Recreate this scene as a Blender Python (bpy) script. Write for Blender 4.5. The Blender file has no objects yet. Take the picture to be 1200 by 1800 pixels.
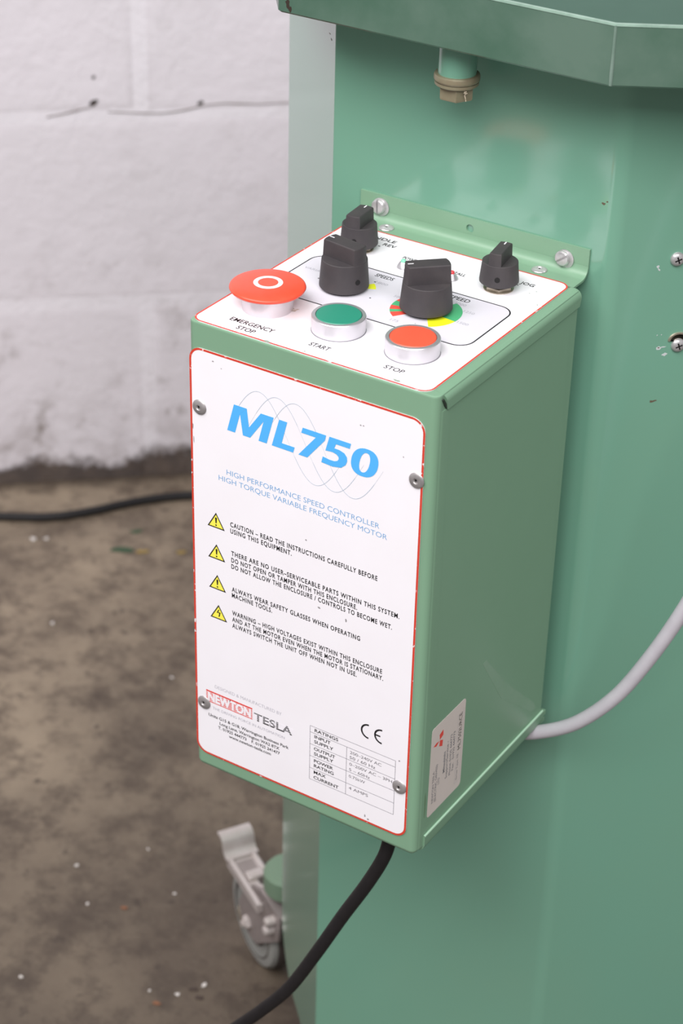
import bpy, bmesh, math, random
from mathutils import Vector, Matrix

# ---------------------------------------------------------------- camera, light, exposure
SC = bpy.context.scene
COL = SC.collection
FL = 781.0                                   # the lid of the control box is 781 mm above the floor
def W3(p): return Vector((p[0] * .001, p[1] * .001, (p[2] + FL) * .001))

cd = bpy.data.cameras.new('camera'); cam = bpy.data.objects.new('camera', cd); COL.objects.link(cam)
r_ = Vector((0.840036, 0.542104, 0.021505)); d_ = Vector((0.299244, -0.429911, -0.851839)); f_ = Vector((-0.452540, 0.722010, -0.523362))
M = Matrix((( r_.x, -d_.x, -f_.x), (r_.y, -d_.y, -f_.y), (r_.z, -d_.z, -f_.z))).to_4x4()
M.translation = W3((566.538, -750.392, 461.256))
cam.matrix_world = M
cd.sensor_fit = 'VERTICAL'; cd.sensor_height = 36.0; cd.lens = 3560.6 / 1800 * 36.0
cd.clip_start = .01; cd.clip_end = 50
cd.dof.use_dof = True; cd.dof.focus_distance = 1.06; cd.dof.aperture_fstop = 12.0
SC.camera = cam

w = bpy.data.worlds.new('workshop_ambient'); SC.world = w; w.use_nodes = True
bg = w.node_tree.nodes['Background']; bg.inputs[0].default_value = (1.0, .975, 1.0, 1); bg.inputs[1].default_value = .38

def area(name, loc, target, sx, sy, power, col=(1, .98, .97)):
    l = bpy.data.lights.new(name, 'AREA'); l.shape = 'RECTANGLE'; l.size = sx; l.size_y = sy; l.energy = power; l.color = col
    o = bpy.data.objects.new(name, l); COL.objects.link(o); o.location = loc
    o.rotation_euler = (Vector(target) - Vector(loc)).to_track_quat('-Z', 'Y').to_euler()
    return o
area('ceiling_light', (-.5, -1.3, 2.8), (0, 0, .5), 2.2, 1.4, 58)
area('ceiling_light', (1.3, -1.6, 2.8), (.2, 0, .5), 2.2, 1.4, 82)

SC.view_settings.view_transform = 'Standard'; SC.view_settings.look = 'None'
SC.view_settings.gamma = 1.0; SC.view_settings.use_curve_mapping = False
SC.view_settings.exposure = 0.0

# ---------------------------------------------------------------- materials
def lin(c):
    return tuple(((v / 255) / 12.92 if v / 255 <= .04045 else ((v / 255 + .055) / 1.055) ** 2.4) for v in c) + (1.0,)

def mat(name, rgb, rough=.5, metal=0., vary=0., vscale=40., rgb2=None, bump=0., bscale=400., coat=0., spec=.5, emit=None, thr=None):
    """principled paint; vary mixes a second colour by noise (thr = (low, high) sharpens it), bump is in mm"""
    m = bpy.data.materials.new(name); m.use_nodes = True
    nt = m.node_tree; b = nt.nodes['Principled BSDF']
    b.inputs['Base Color'].default_value = lin(rgb); b.inputs['Roughness'].default_value = rough
    b.inputs['Metallic'].default_value = metal; b.inputs['Specular IOR Level'].default_value = spec
    b.inputs['Coat Weight'].default_value = coat; b.inputs['Coat Roughness'].default_value = .1
    geo = nt.nodes.new('ShaderNodeNewGeometry')
    if vary:
        n = nt.nodes.new('ShaderNodeTexNoise'); n.inputs['Scale'].default_value = vscale; n.inputs['Detail'].default_value = 6; n.inputs['Roughness'].default_value = .6
        nt.links.new(geo.outputs['Position'], n.inputs['Vector'])
        rp = nt.nodes.new('ShaderNodeMapRange'); lo, hi = thr or (.3, .7)
        rp.inputs['From Min'].default_value = lo; rp.inputs['From Max'].default_value = hi; rp.inputs['To Max'].default_value = vary
        nt.links.new(n.outputs['Fac'], rp.inputs['Value'])
        mx = nt.nodes.new('ShaderNodeMix'); mx.data_type = 'RGBA'
        mx.inputs['A'].default_value = lin(rgb); mx.inputs['B'].default_value = lin(rgb2 or tuple(v * .8 for v in rgb))
        nt.links.new(rp.outputs['Result'], mx.inputs['Factor']); nt.links.new(mx.outputs['Result'], b.inputs['Base Color'])
    if bump:
        n2 = nt.nodes.new('ShaderNodeTexNoise'); n2.inputs['Scale'].default_value = bscale; n2.inputs['Detail'].default_value = 3
        nt.links.new(geo.outputs['Position'], n2.inputs['Vector'])
        bp = nt.nodes.new('ShaderNodeBump'); bp.inputs['Distance'].default_value = bump * .001; bp.inputs['Strength'].default_value = 1
        nt.links.new(n2.outputs['Fac'], bp.inputs['Height']); nt.links.new(bp.outputs['Normal'], b.inputs['Normal'])
    return m

def node_mix(nt, fac, a, b):
    mx = nt.nodes.new('ShaderNodeMix'); mx.data_type = 'RGBA'
    for s, v in (('Factor', fac), ('A', a), ('B', b)):
        if isinstance(v, (tuple, float, int)): mx.inputs[s].default_value = v
        else: nt.links.new(v, mx.inputs[s])
    return mx.outputs['Result']
def node_noise(nt, vec, scale, detail=6, lo=.3, hi=.7, amt=1., rough=.6):
    n = nt.nodes.new('ShaderNodeTexNoise'); n.inputs['Scale'].default_value = scale; n.inputs['Detail'].default_value = detail; n.inputs['Roughness'].default_value = rough
    nt.links.new(vec, n.inputs['Vector'])
    r = nt.nodes.new('ShaderNodeMapRange'); r.inputs['From Min'].default_value = lo; r.inputs['From Max'].default_value = hi; r.inputs['To Max'].default_value = amt
    nt.links.new(n.outputs['Fac'], r.inputs['Value']); return r.outputs['Result'], n.outputs['Fac']
def node_math(nt, op, a, b, clamp=False):
    m = nt.nodes.new('ShaderNodeMath'); m.operation = op; m.use_clamp = clamp
    for i, v in enumerate((a, b)):
        if isinstance(v, (float, int)): m.inputs[i].default_value = v
        else: nt.links.new(v, m.inputs[i])
    return m.outputs[0]

def wall_mat(c1=(231, 224, 232), c2=(218, 213, 219)):
    m = mat('painted_block', (226, 220, 227), .55); nt = m.node_tree; b = nt.nodes['Principled BSDF']
    g = nt.nodes.new('ShaderNodeNewGeometry'); P = g.outputs['Position']
    sx = nt.nodes.new('ShaderNodeSeparateXYZ'); nt.links.new(P, sx.inputs[0]); z = sx.outputs['Z']
    c = node_mix(nt, node_noise(nt, P, 3.5, 4, .35, .75, .5)[0], lin(c1), lin(c2))
    # scuffs and mould spots, denser lower down
    low = nt.nodes.new('ShaderNodeMapRange'); low.inputs['From Min'].default_value = .0; low.inputs['From Max'].default_value = .30; low.inputs['To Min'].default_value = 1.; low.inputs['To Max'].default_value = 0.14
    nt.links.new(z, low.inputs['Value'])
    sp = node_noise(nt, P, 26, 6, .53, .66, .95, .65)[0]
    pt = node_noise(nt, P, 5.5, 3, .40, .58, 1.)[0]
    f = node_math(nt, 'MULTIPLY', node_math(nt, 'MULTIPLY', sp, pt), low.outputs['Result'])
    c = node_mix(nt, f, c, lin((118, 105, 95)))
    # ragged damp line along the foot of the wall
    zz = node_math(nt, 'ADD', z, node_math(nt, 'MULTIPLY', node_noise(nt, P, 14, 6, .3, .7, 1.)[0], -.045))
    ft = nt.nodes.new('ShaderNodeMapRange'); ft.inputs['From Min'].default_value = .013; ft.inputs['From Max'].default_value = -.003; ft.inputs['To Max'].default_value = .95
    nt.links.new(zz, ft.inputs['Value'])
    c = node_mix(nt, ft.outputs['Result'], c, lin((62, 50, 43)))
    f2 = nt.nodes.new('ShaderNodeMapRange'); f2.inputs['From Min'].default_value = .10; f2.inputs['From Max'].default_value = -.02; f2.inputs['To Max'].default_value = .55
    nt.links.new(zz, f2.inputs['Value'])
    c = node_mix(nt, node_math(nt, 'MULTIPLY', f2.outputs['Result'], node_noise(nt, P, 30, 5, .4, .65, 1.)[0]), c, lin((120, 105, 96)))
    nt.links.new(c, b.inputs['Base Color'])
    h = node_math(nt, 'ADD', node_noise(nt, P, 60, 6, 0, 1, 1., .65)[1], node_math(nt, 'MULTIPLY', node_noise(nt, P, 14, 3, 0, 1)[1], 1.2))
    bp = nt.nodes.new('ShaderNodeBump'); bp.inputs['Distance'].default_value = .0022; bp.inputs['Strength'].default_value = .7
    nt.links.new(h, bp.inputs['Height']); nt.links.new(bp.outputs['Normal'], b.inputs['Normal'])
    return m
def floor_mat():
    m = mat('stained_concrete', (120, 105, 90), .62); nt = m.node_tree; b = nt.nodes['Principled BSDF']
    g = nt.nodes.new('ShaderNodeNewGeometry'); P = g.outputs['Position']
    c = node_mix(nt, node_noise(nt, P, 4.2, 6, .34, .68)[0], lin((100, 87, 75)), lin((168, 151, 130)))
    c = node_mix(nt, node_noise(nt, P, 13, 8, .47, .68, .85, .7)[0], c, lin((76, 64, 55)))
    c = node_mix(nt, node_noise(nt, P, 60, 6, .45, .8, .4, .7)[0], c, lin((160, 146, 128)))
    c = node_mix(nt, node_noise(nt, P, 45, 4, .62, .70, .7)[0], c, lin((60, 50, 44)))
    c = node_mix(nt, node_noise(nt, P, 26, 7, .47, .62, .55, .7)[0], c, lin((88, 75, 64)))
    # shade of the lathe overhead, painted in: blacker further out from the wall
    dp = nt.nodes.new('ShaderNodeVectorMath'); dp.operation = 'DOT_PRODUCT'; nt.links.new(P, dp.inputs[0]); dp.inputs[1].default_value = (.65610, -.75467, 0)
    lathe_shade = nt.nodes.new('ShaderNodeMapRange'); lathe_shade.inputs['From Min'].default_value = -1.0; lathe_shade.inputs['From Max'].default_value = -.35; lathe_shade.inputs['To Max'].default_value = .8
    nt.links.new(node_math(nt, 'ADD', dp.outputs['Value'], node_math(nt, 'MULTIPLY', node_noise(nt, P, 2.2, 5, 0, 1)[1], -.25)), lathe_shade.inputs['Value'])
    c = node_mix(nt, lathe_shade.outputs['Result'], c, lin((54, 44, 37)))
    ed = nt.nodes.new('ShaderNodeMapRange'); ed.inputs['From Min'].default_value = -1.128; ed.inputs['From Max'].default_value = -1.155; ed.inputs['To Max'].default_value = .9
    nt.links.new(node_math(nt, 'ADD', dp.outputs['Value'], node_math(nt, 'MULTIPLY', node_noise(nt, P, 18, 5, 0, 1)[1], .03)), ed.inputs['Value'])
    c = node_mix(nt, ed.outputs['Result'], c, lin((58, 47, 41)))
    nt.links.new(c, b.inputs['Base Color'])
    h = node_noise(nt, P, 120, 5, 0, 1)[1]
    bp = nt.nodes.new('ShaderNodeBump'); bp.inputs['Distance'].default_value = .0012; bp.inputs['Strength'].default_value = .6
    nt.links.new(h, bp.inputs['Height']); nt.links.new(bp.outputs['Normal'], b.inputs['Normal'])
    return m

GREEN_C = (112, 162, 141); GREEN_B = (124, 160, 133)
m_cab = mat('glossy_machine_green', GREEN_C, .16, vary=.35, vscale=7, rgb2=(119, 158, 134), bump=.25, bscale=9, spec=.6, coat=.7)
m_box = mat('satin_box_green', GREEN_B, .36, vary=.25, vscale=30, rgb2=(117, 153, 126), bump=.02, bscale=900)
m_tray = mat('worn_tray_green', (66, 97, 81), .26, vary=.75, vscale=11, rgb2=(100, 122, 110), thr=(.42, .7), bump=.12, bscale=60)
m_bare = mat('worn_bright_edge', (166, 196, 180), .35, metal=.3, vary=.6, vscale=120, rgb2=(120, 150, 134))
m_white = mat('white_label', (243, 240, 246), .38, vary=.25, vscale=25, rgb2=(232, 226, 230))
m_grey = mat('pale_grey_print', (218, 215, 224), .42)
m_red_line = mat('red_border_print', (208, 66, 50), .4, vary=1., vscale=260, rgb2=(236, 225, 225), thr=(.62, .66))
m_black = mat('black_print', (26, 24, 27), .5)
m_dgrey = mat('grey_print', (120, 118, 126), .5)
m_lgrey = mat('faint_grey_print', (176, 174, 184), .5)
m_blue = mat('sky_blue_print', (84, 178, 246), .4)
m_lblue = mat('thin_blue_print', (118, 168, 216), .4)
m_wave = mat('fine_wave_print', (176, 190, 206), .4)
m_yellow = mat('warning_yellow_print', (250, 240, 90), .4)
m_lemon = mat('lemon_dial_print', (240, 245, 40), .4)
m_dred = mat('red_dial_print', (228, 78, 66), .4)
m_dgreen = mat('green_dial_print', (78, 178, 122), .4)
m_logored = mat('red_logo_print', (226, 74, 66), .45)
m_sticker = mat('grey_sticker', (214, 203, 198), .5, vary=.3, vscale=60, rgb2=(205, 196, 186))
m_alu = mat('satin_aluminium', (214, 212, 216), .34, metal=.75, bump=.01, bscale=1500)
m_steel = mat('zinc_steel', (208, 206, 208), .3, metal=.55, vary=.4, vscale=300, rgb2=(150, 146, 146))
m_dsteel = mat('dull_zinc', (176, 171, 172), .38, metal=.5, vary=.5, vscale=200, rgb2=(120, 116, 116))
m_redcap = mat('red_plastic', (240, 78, 54), .3, vary=.2, vscale=150, rgb2=(250, 110, 84))
m_redbtn = mat('orange_red_plastic', (243, 90, 64), .35)
m_greenbtn = mat('green_plastic', (44, 138, 114), .35)
m_knob = mat('dusty_black_plastic', (58, 54, 57), .6, vary=.5, vscale=90, rgb2=(76, 71, 71), bump=.03, bscale=1200)
m_hole = mat('dark_recess', (14, 12, 13), .7)
m_ledg = mat('green_led_lens', (130, 208, 176), .2)
m_ledr = mat('red_led_lens', (214, 70, 74), .2)
m_nut = mat('tarnished_nut', (196, 186, 170), .35, metal=.7, vary=.6, vscale=300, rgb2=(130, 118, 98))
m_brass = mat('tarnished_fitting', (142, 140, 116), .42, metal=.25, vary=.5, vscale=120, rgb2=(122, 96, 74))
m_greyc = mat('grey_pvc', (206, 202, 210), .45, vary=.5, vscale=60, rgb2=(188, 182, 192))
m_blackc = mat('black_rubber', (27, 25, 27), .55, vary=.4, vscale=120, rgb2=(40, 37, 39), spec=.35)
m_caster = mat('galvanised_caster', (206, 198, 196), .45, metal=.35, vary=.5, vscale=60, rgb2=(176, 164, 156))
m_fork = mat('dull_caster_fork', (160, 150, 148), .5, metal=.35, vary=.5, vscale=60, rgb2=(134, 124, 120))
m_tyre = mat('grey_rubber_tyre', (142, 142, 138), .6)
m_tread = mat('dirty_tread', (74, 66, 62), .7)
m_chip = mat('bare_metal_chip', (196, 200, 202), .5)
m_dirt = mat('dirt_mark', (96, 84, 68), .7)
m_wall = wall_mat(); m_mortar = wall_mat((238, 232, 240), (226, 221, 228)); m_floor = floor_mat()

# ---------------------------------------------------------------- mesh helpers (all sizes in mm, in the box's own axes)
def TOP(x, y, h): return (x, y, h)
def FRONT(x, z, h): return (x, -h, z)
def SIDE(y, z, h): return (150 + h, y, z)
def BACK(x, z, h): return (x, 165.6 - h, z)
C45 = math.sqrt(.5)
def RIGHT(u, z, h): return (158 + C45 * u + C45 * h, 167 + C45 * u - C45 * h, z)

class MB:
    def __init__(s): s.v = []; s.f = []; s.mi = []
    def add(s, vs, fs, mi=0):
        o = len(s.v); s.v += [tuple(v) for v in vs]; s.f += [tuple(i + o for i in f) for f in fs]; s.mi += [mi] * len(fs)
    def poly(s, pts, mp, h=0.): s.add([mp(a, b, h) for a, b in pts], [tuple(range(len(pts)))])
    def ring(s, A, B, mp, h=0.):
        n = len(A); s.add([mp(a, b, h) for a, b in A] + [mp(a, b, h) for a, b in B], [(i, (i + 1) % n, n + (i + 1) % n, n + i) for i in range(n)])
    def stack(s, rings, caps=True):
        """rings: equal-length loops of 3D points, skinned into a closed skin"""
        n = len(rings[0]); vs = [p for r in rings for p in r]; fs = []
        for k in range(len(rings) - 1):
            for i in range(n):
                j = (i + 1) % n; fs.append((k * n + i, k * n + j, (k + 1) * n + j, (k + 1) * n + i))
        if caps: fs += [tuple(range(n))[::-1], tuple((len(rings) - 1) * n + i for i in range(n))]
        s.add(vs, fs)
    def prism(s, pts, h0, h1, mp, c=0.):
        r = [[mp(a, b, h0) for a, b in pts], [mp(a, b, h1 - c) for a, b in pts]]
        if c: r.append([mp(a, b, h1) for a, b in offset(pts, -c)])
        s.stack(r)
    def box(s, x0, y0, z0, x1, y1, z1): s.prism([(x0, y0), (x1, y0), (x1, y1), (x0, y1)], z0, z1, TOP)
    def lathe(s, prof, c, mp, n=32):
        s.stack([[mp(c[0] + r * math.cos(2 * math.pi * i / n), c[1] + r * math.sin(2 * math.pi * i / n), h) for i in range(n)] for r, h in prof])
    def tube(s, path, r, n=14):
        path = [Vector(p) for p in path]; rings = []; up = None
        for i, p in enumerate(path):
            t = (path[min(i + 1, len(path) - 1)] - path[max(i - 1, 0)]).normalized()
            if up is None: up = t.orthogonal().normalized()
            up = (up - t * up.dot(t)).normalized(); b = t.cross(up)
            rings.append([p + (up * math.cos(2 * math.pi * k / n) + b * math.sin(2 * math.pi * k / n)) * r for k in range(n)])
        s.stack(rings)

def offset(pts, d):
    """offset a counter-clockwise polygon outwards by d"""
    n = len(pts); out = []
    for i in range(n):
        a, b, c = Vector(pts[i - 1]), Vector(pts[i]), Vector(pts[(i + 1) % n])
        e1 = (b - a).normalized(); e2 = (c - b).normalized()
        n1 = Vector((e1.y, -e1.x)); n2 = Vector((e2.y, -e2.x)); m = n1 + n2
        k = d / max(.3, (1 + n1.dot(n2)) ) 
        out.append((b.x + m.x * k, b.y + m.y * k))
    return out
def rrect(x0, y0, x1, y1, r, n=8):
    out = []
    for cx, cy, a0 in ((x1 - r, y0 + r, -90), (x1 - r, y1 - r, 0), (x0 + r, y1 - r, 90), (x0 + r, y0 + r, 180)):
        for i in range(n + 1):
            a = math.radians(a0 + 90 * i / n); out.append((cx + r * math.cos(a), cy + r * math.sin(a)))
    return out
def circle(cx, cy, r, n=32, a0=0.): return [(cx + r * math.cos(a0 + 2 * math.pi * i / n), cy + r * math.sin(a0 + 2 * math.pi * i / n)) for i in range(n)]
def slabbed(cx, cy, r, w, ang, n=40):
    """circle of radius r cut to a bar of half-width w along direction ang"""
    out = []; a = math.asin(min(1, w / r)); c, s = math.cos(ang), math.sin(ang)
    for base in (0, math.pi):
        for i in range(n // 2):
            t = base - a + 2 * a * i / (n // 2 - 1); x, y = r * math.cos(t), r * math.sin(t)
            out.append((cx + x * c - y * s, cy + x * s + y * c))
    return out
def smooth_path(P, k=8):
    P = [Vector(p) for p in P]; Q = [P[0] * 2 - P[1]] + P + [P[-1] * 2 - P[-2]]; out = []
    for i in range(1, len(Q) - 2):
        a, b, c, d = Q[i - 1:i + 3]
        for j in range(k):
            t = j / k; out.append(.5 * ((2 * b) + (c - a) * t + (2 * a - 5 * b + 4 * c - d) * t * t + (3 * b - a - 3 * c + d) * t ** 3))
    return out + [P[-1]]

def root_of(o):
    while o.parent: o = o.parent
    return o
def obj(name, mb, mats, parent=None, at=None, sharp=35, fix=True, flat=False):
    """link one mesh object; its parent keeps the position"""
    base = Vector((0, 0, 0))
    if parent is not None: base = root_of(parent).location.copy()
    elif at is not None: base = W3(at)
    me = bpy.data.meshes.new(name)
    me.from_pydata([tuple(W3(v) - base) for v in mb.v], [], mb.f)
    mats = mats if isinstance(mats, (list, tuple)) else [mats]
    for m in mats: me.materials.append(m)
    for p, mi in zip(me.polygons, mb.mi): p.material_index = mi
    if fix:
        bm = bmesh.new(); bm.from_mesh(me); bmesh.ops.recalc_face_normals(bm, faces=bm.faces); bm.to_mesh(me); bm.free()
    if not flat:
        for p in me.polygons: p.use_smooth = True
        me.set_sharp_from_angle(angle=math.radians(sharp))
    me.update()
    o = bpy.data.objects.new(name, me); COL.objects.link(o)
    if not flat:
        wn = o.modifiers.new('weighted_normal', 'WEIGHTED_NORMAL'); wn.keep_sharp = True; wn.weight = 100
    if parent is not None: o.parent = parent
    else: o.location = base
    return o
def thing(name, at, label, cat, group=None):
    o = bpy.data.objects.new(name, None); COL.objects.link(o); o.location = W3(at); o.empty_display_size = .02
    return tag(o, label, cat, group)
def tag(o, label=None, cat=None, group=None, kind=None):
    for k, v in (('label', label), ('category', cat), ('group', group), ('kind', kind)):
        if v: o[k] = v
    return o

# text: Blender's built-in font, fitted to a measured width and cap height
def glyphs(txt, bold=0., shear=0., gap=1.):
    cu = bpy.data.curves.new('print', 'FONT'); cu.body = txt; cu.size = 1; cu.offset = bold; cu.shear = shear; cu.resolution_u = 3; cu.space_character = gap; cu.fill_mode = 'FRONT'
    o = bpy.data.objects.new('print', cu); COL.objects.link(o)
    dg = bpy.context.evaluated_depsgraph_get(); me = bpy.data.meshes.new_from_object(o.evaluated_get(dg))
    vs = [(v.co.x, v.co.y) for v in me.vertices]; fs = [tuple(p.vertices) for p in me.polygons]
    bpy.data.objects.remove(o); bpy.data.curves.remove(cu); bpy.data.meshes.remove(me)
    return vs, fs
def text(mb, txt, x0, x1, y, cap, mp, h=.1, bold=0., shear=0., slope=0., gap=1.):
    vs, fs = glyphs(txt, bold, shear, gap)
    xa = min(v[0] for v in vs); xb = max(v[0] for v in vs); k = (x1 - x0) / (xb - xa)
    out = []
    for a, b in vs:
        px = x0 + (a - xa) * k; out.append(mp(px, y + b * cap / .729 + slope * (px - x0), h))
    mb.add(out, fs)

# ---------------------------------------------------------------- setting: floor and painted block wall
mb = MB(); mb.box(-3500, -3500, -FL - 60, 3500, 3500, -FL)
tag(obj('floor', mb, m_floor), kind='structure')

WA = Vector((-877., 785., 0)); WD = Vector((.75467, .65610, 0)); WN = Vector((.65610, -.75467, 0))     # foot of the wall, along it, out of it
def WALL(u, z, h): p = WA + WD * u + WN * h; return (p.x, p.y, z)
mb = MB(); mb.prism([(-1600, -FL), (2000, -FL), (2000, 820), (-1600, 820)], -180, -.7, WALL)
wall = tag(obj('wall_back', mb, m_mortar), kind='structure')
random.seed(4)
JZ = [-FL + 2, -549.5, -326.5, -102, 123, 348, 573, 798]
for c in range(7):
    ph = 182.5 if c % 2 == 0 else 182.5 - 225
    for k in range(-3, 4):
        u0 = ph + 450 * k + 7; u1 = u0 + 436; z0 = JZ[c] + (6 if c else 0); z1 = JZ[c + 1] - 6
        j = lambda: random.uniform(-1.4, 1.4)
        ua, ub, za, zb_ = u0 + j(), u1 + j(), z0 + (j() if c else 0), z1 + j(); hh = random.uniform(-.2, .25)
        ring_ = lambda d, h: [WALL(p, q, h) for p, q in ((ua + d, za + d), (ub - d, za + d), (ub - d, zb_ - d), (ua + d, zb_ - d))]
        mb = MB(); mb.stack([ring_(0, -12), ring_(0, -1.0 + hh), ring_(4, -.2 + hh), ring_(10, hh)])
        obj('concrete_block', mb, m_wall, wall, sharp=60)
# settlement crack along the upper bed joint
random.seed(7)
def crack(pts, wd, name='joint_crack_shade'):
    up, dn = [], []
    for i, (u, z) in enumerate(pts):
        t = wd * (math.sin(math.pi * (i + .35) / len(pts)) * .8 + .25) * random.uniform(.5, 1.5)
        up.append((u, z + t)); dn.append((u, z - t * .6))
    mb = MB(); mb.prism(dn + up[::-1], -2, .7, WALL); obj(name, mb, mat_crack, wall)
mat_crack = mat('crack_shadow', (120, 108, 102), .9)  # dark strip colour stands in for the shade inside the open crack
mat_pit_shade = mat('open_hole_shade', (62, 54, 50), .9)  # darker tone painted on for the shaded inside of the pits
crack([(80, -326), (95, -323.5), (110, -320.5), (124, -317), (134, -314)], .45)
crack([(146, -322), (165, -323.5), (185, -325), (205, -325.6), (222, -324), (236, -321.5), (252, -318), (270, -316.5), (290, -317.5), (310, -318.6), (330, -318), (350, -317.4), (372, -316.8)], .5)
for u, z, a, b in ((131, -311, 5, 3.2), (246, -315, 3.6, 2.2), (132, -283, 2.2, 1.8)):
    mb = MB(); mb.prism([(u + a * math.cos(t) * random.uniform(.75, 1.2), z + b * math.sin(t) * random.uniform(.75, 1.2) + a * .35 * math.cos(t)) for t in [i * math.pi / 6 for i in range(12)]], -2, .9, WALL)
    obj('pit_shade', mb, mat_pit_shade, wall)

# ---------------------------------------------------------------- machine cabinet (glossy green column) with its caster
cab = thing('machine_cabinet', (70, 400, -FL), 'tall glossy green sheet metal machine cabinet on casters behind the control box', 'machine')
A44 = math.radians(44)
def fillet(poly, rads, n=8):
    out = []
    N = len(poly)
    for i in range(N):
        a, b, c = Vector(poly[i - 1]), Vector(poly[i]), Vector(poly[(i + 1) % N]); r = rads[i]
        if r <= 0: out.append(tuple(b)); continue
        d1 = (a - b).normalized(); d2 = (c - b).normalized(); ang = d1.angle(d2); L = r / math.tan(ang / 2)
        p1 = b + d1 * L; p2 = b + d2 * L; bis = (d1 + d2).normalized(); cen = b + bis * (r / math.sin(ang / 2))
        v1 = p1 - cen; v2 = p2 - cen; sweep = v1.angle_signed(v2)
        for k in range(n + 1):
            t = -sweep * k / n; out.append((cen.x + v1.x * math.cos(t) - v1.y * math.sin(t), cen.y + v1.x * math.sin(t) + v1.y * math.cos(t)))
    return out
LR = (-20 - 122 * math.cos(A44), 167 + 122 * math.sin(A44))
LRs = (-20 - 72 * math.cos(A44), 167 + 72 * math.sin(A44))
# front skin: left chamfer (short part), front face, right chamfer
zt, zb = 124.5, -706.
def vert_wall(mb, plan, z0, z1, t=3.):
    """an upright sheet along an open plan line, thickness t to the left of travel"""
    off = []
    for i, p in enumerate(plan):
        a = Vector(plan[max(i - 1, 0)]); c = Vector(plan[min(i + 1, len(plan) - 1)]); e = (c - a).normalized(); off.append((p[0] - e.y * t, p[1] + e.x * t))
    loop = list(plan) + off[::-1]
    mb.prism(loop, z0, z1, TOP)
full = fillet([LRs, (-20, 167), (158, 167), (335, 344), (335, 760)], [0, 2.2, 14, 8, 0], 8)
mb = MB(); vert_wall(mb, full, zb, zt)
# rear part of the left chamfer with its rounded lower corner
def CH(u, z, h): return (-20 - u * math.cos(A44) - h * math.sin(A44), 167 + u * math.sin(A44) - h * math.cos(A44), z)
pl = [(72, zb)] + [(122 - 50 + 50 * math.sin(t), zb + 50 - 50 * math.cos(t)) for t in [math.pi / 2 * i / 14 for i in range(1, 15)]] + [(122, zt), (72, zt)]
mb.prism(pl, -3, 0, CH)
mb.prism([(LR[0], LR[1]), (LR[0] + 3, LR[1] + 2), (LR[0] + 3, 760), (LR[0], 760)], zb + 50, zt, TOP)
mb.prism([(LR[0] + 4, LR[1] + 3), (-21, 171), (157, 171), (331, 347), (331, 760), (LR[0] + 4, 760)], zt - 3, zt, TOP)
mb.prism([(-60, 230), (-10, 175), (150, 175), (325, 350), (325, 755), (-60, 755)], zb + 2, zb + 6, TOP)
mb.prism([(LR[0], 757), (335, 757), (335, 760), (LR[0], 760)], zb, zt, TOP)
obj('cabinet_body', mb, m_cab, cab, sharp=30)
def fastener(parent, c, mp, r=4.3, hh=2.6, washer=5.4, slot=None, cross=False, m=m_steel, wo=(0, 0)):
    """slotted pan head screw with washer"""
    mb = MB()
    if washer: mb.lathe([(washer - .3, 0), (washer, .25), (washer, .9), (washer - .4, 1.1)], (c[0] + wo[0], c[1] + wo[1]), mp, 28)
    b = 1.1 if washer else 0.
    mb.lathe([(r, b), (r, b + hh * .45)], c, mp, 28)
    if slot is not None:
        angs = [slot] if not cross else [slot]
        for side in (1, -1):
            for k in range(1):
                n = 18; w_ = .55; t0 = math.asin(w_ / r)
                arc = [t0 + (math.pi - 2 * t0) * i / (n - 1) for i in range(n)]
                rings = []
                for rr, hz in ((r, b + hh * .45), (r, b + hh * .6), (r * .86, b + hh * .9), (r * .62, b + hh)):
                    tt0 = math.asin(min(.99, w_ / rr)); ring = []
                    for i in range(n):
                        t = tt0 + (math.pi - 2 * tt0) * i / (n - 1); x, y = rr * math.cos(t), side * rr * math.sin(t)
                        ring.append(mp(c[0] + x * math.cos(slot) - y * math.sin(slot), c[1] + x * math.sin(slot) + y * math.cos(slot), hz))
                    rings.append(ring)
                mb.stack(rings)
    return obj('screw', mb, m, parent, sharp=28)
def cross_screw(parent, c, mp, r=4.0, h=2.4):
    o = MB(); o.lathe([(r, 0), (r, h * .3), (r * .9, h * .65), (r * .65, h * .9), (r * .3, h)], c, mp, 26)
    s = obj('screw', o, m_steel, parent, sharp=50)
    k = MB()
    for a in (math.radians(20), math.radians(110)):
        ca, sa = math.cos(a), math.sin(a)
        q = [(c[0] + x * ca - y * sa, c[1] + x * sa + y * ca) for x, y in ((-2, -.42), (2, -.42), (2, .42), (-2, .42))]
        k.prism(q, h * .82, h + .04, mp)
    obj('cross_recess', k, m_hole, s)
cross_screw(cab, (37.0, 10.7), RIGHT); cross_screw(cab, (43.2, -41.5), RIGHT)
mb = MB(); mb.stack([[RIGHT(43.2 + r * math.cos(t), -38.6 + .8 * r * math.sin(t), h) for t in [math.pi * i / 16 for i in range(17)]] for r, h in ((6.2, 0), (5.9, .9), (4.9, .9), (4.8, 0))])
obj('bent_washer', mb, m_nut, cab)
random.seed(11)
def blotch(cx, cy, a, b, n=11, rot=0.):
    out = []
    for i in range(n):
        t = 2 * math.pi * i / n; q = random.uniform(.6, 1.2); x, y = a * q * math.cos(t), b * q * math.sin(t)
        out.append((cx + x * math.cos(rot) - y * math.sin(rot), cy + x * math.sin(rot) + y * math.cos(rot)))
    return out
BC = lambda x, z, h: (x, 167 - h, z)
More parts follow.
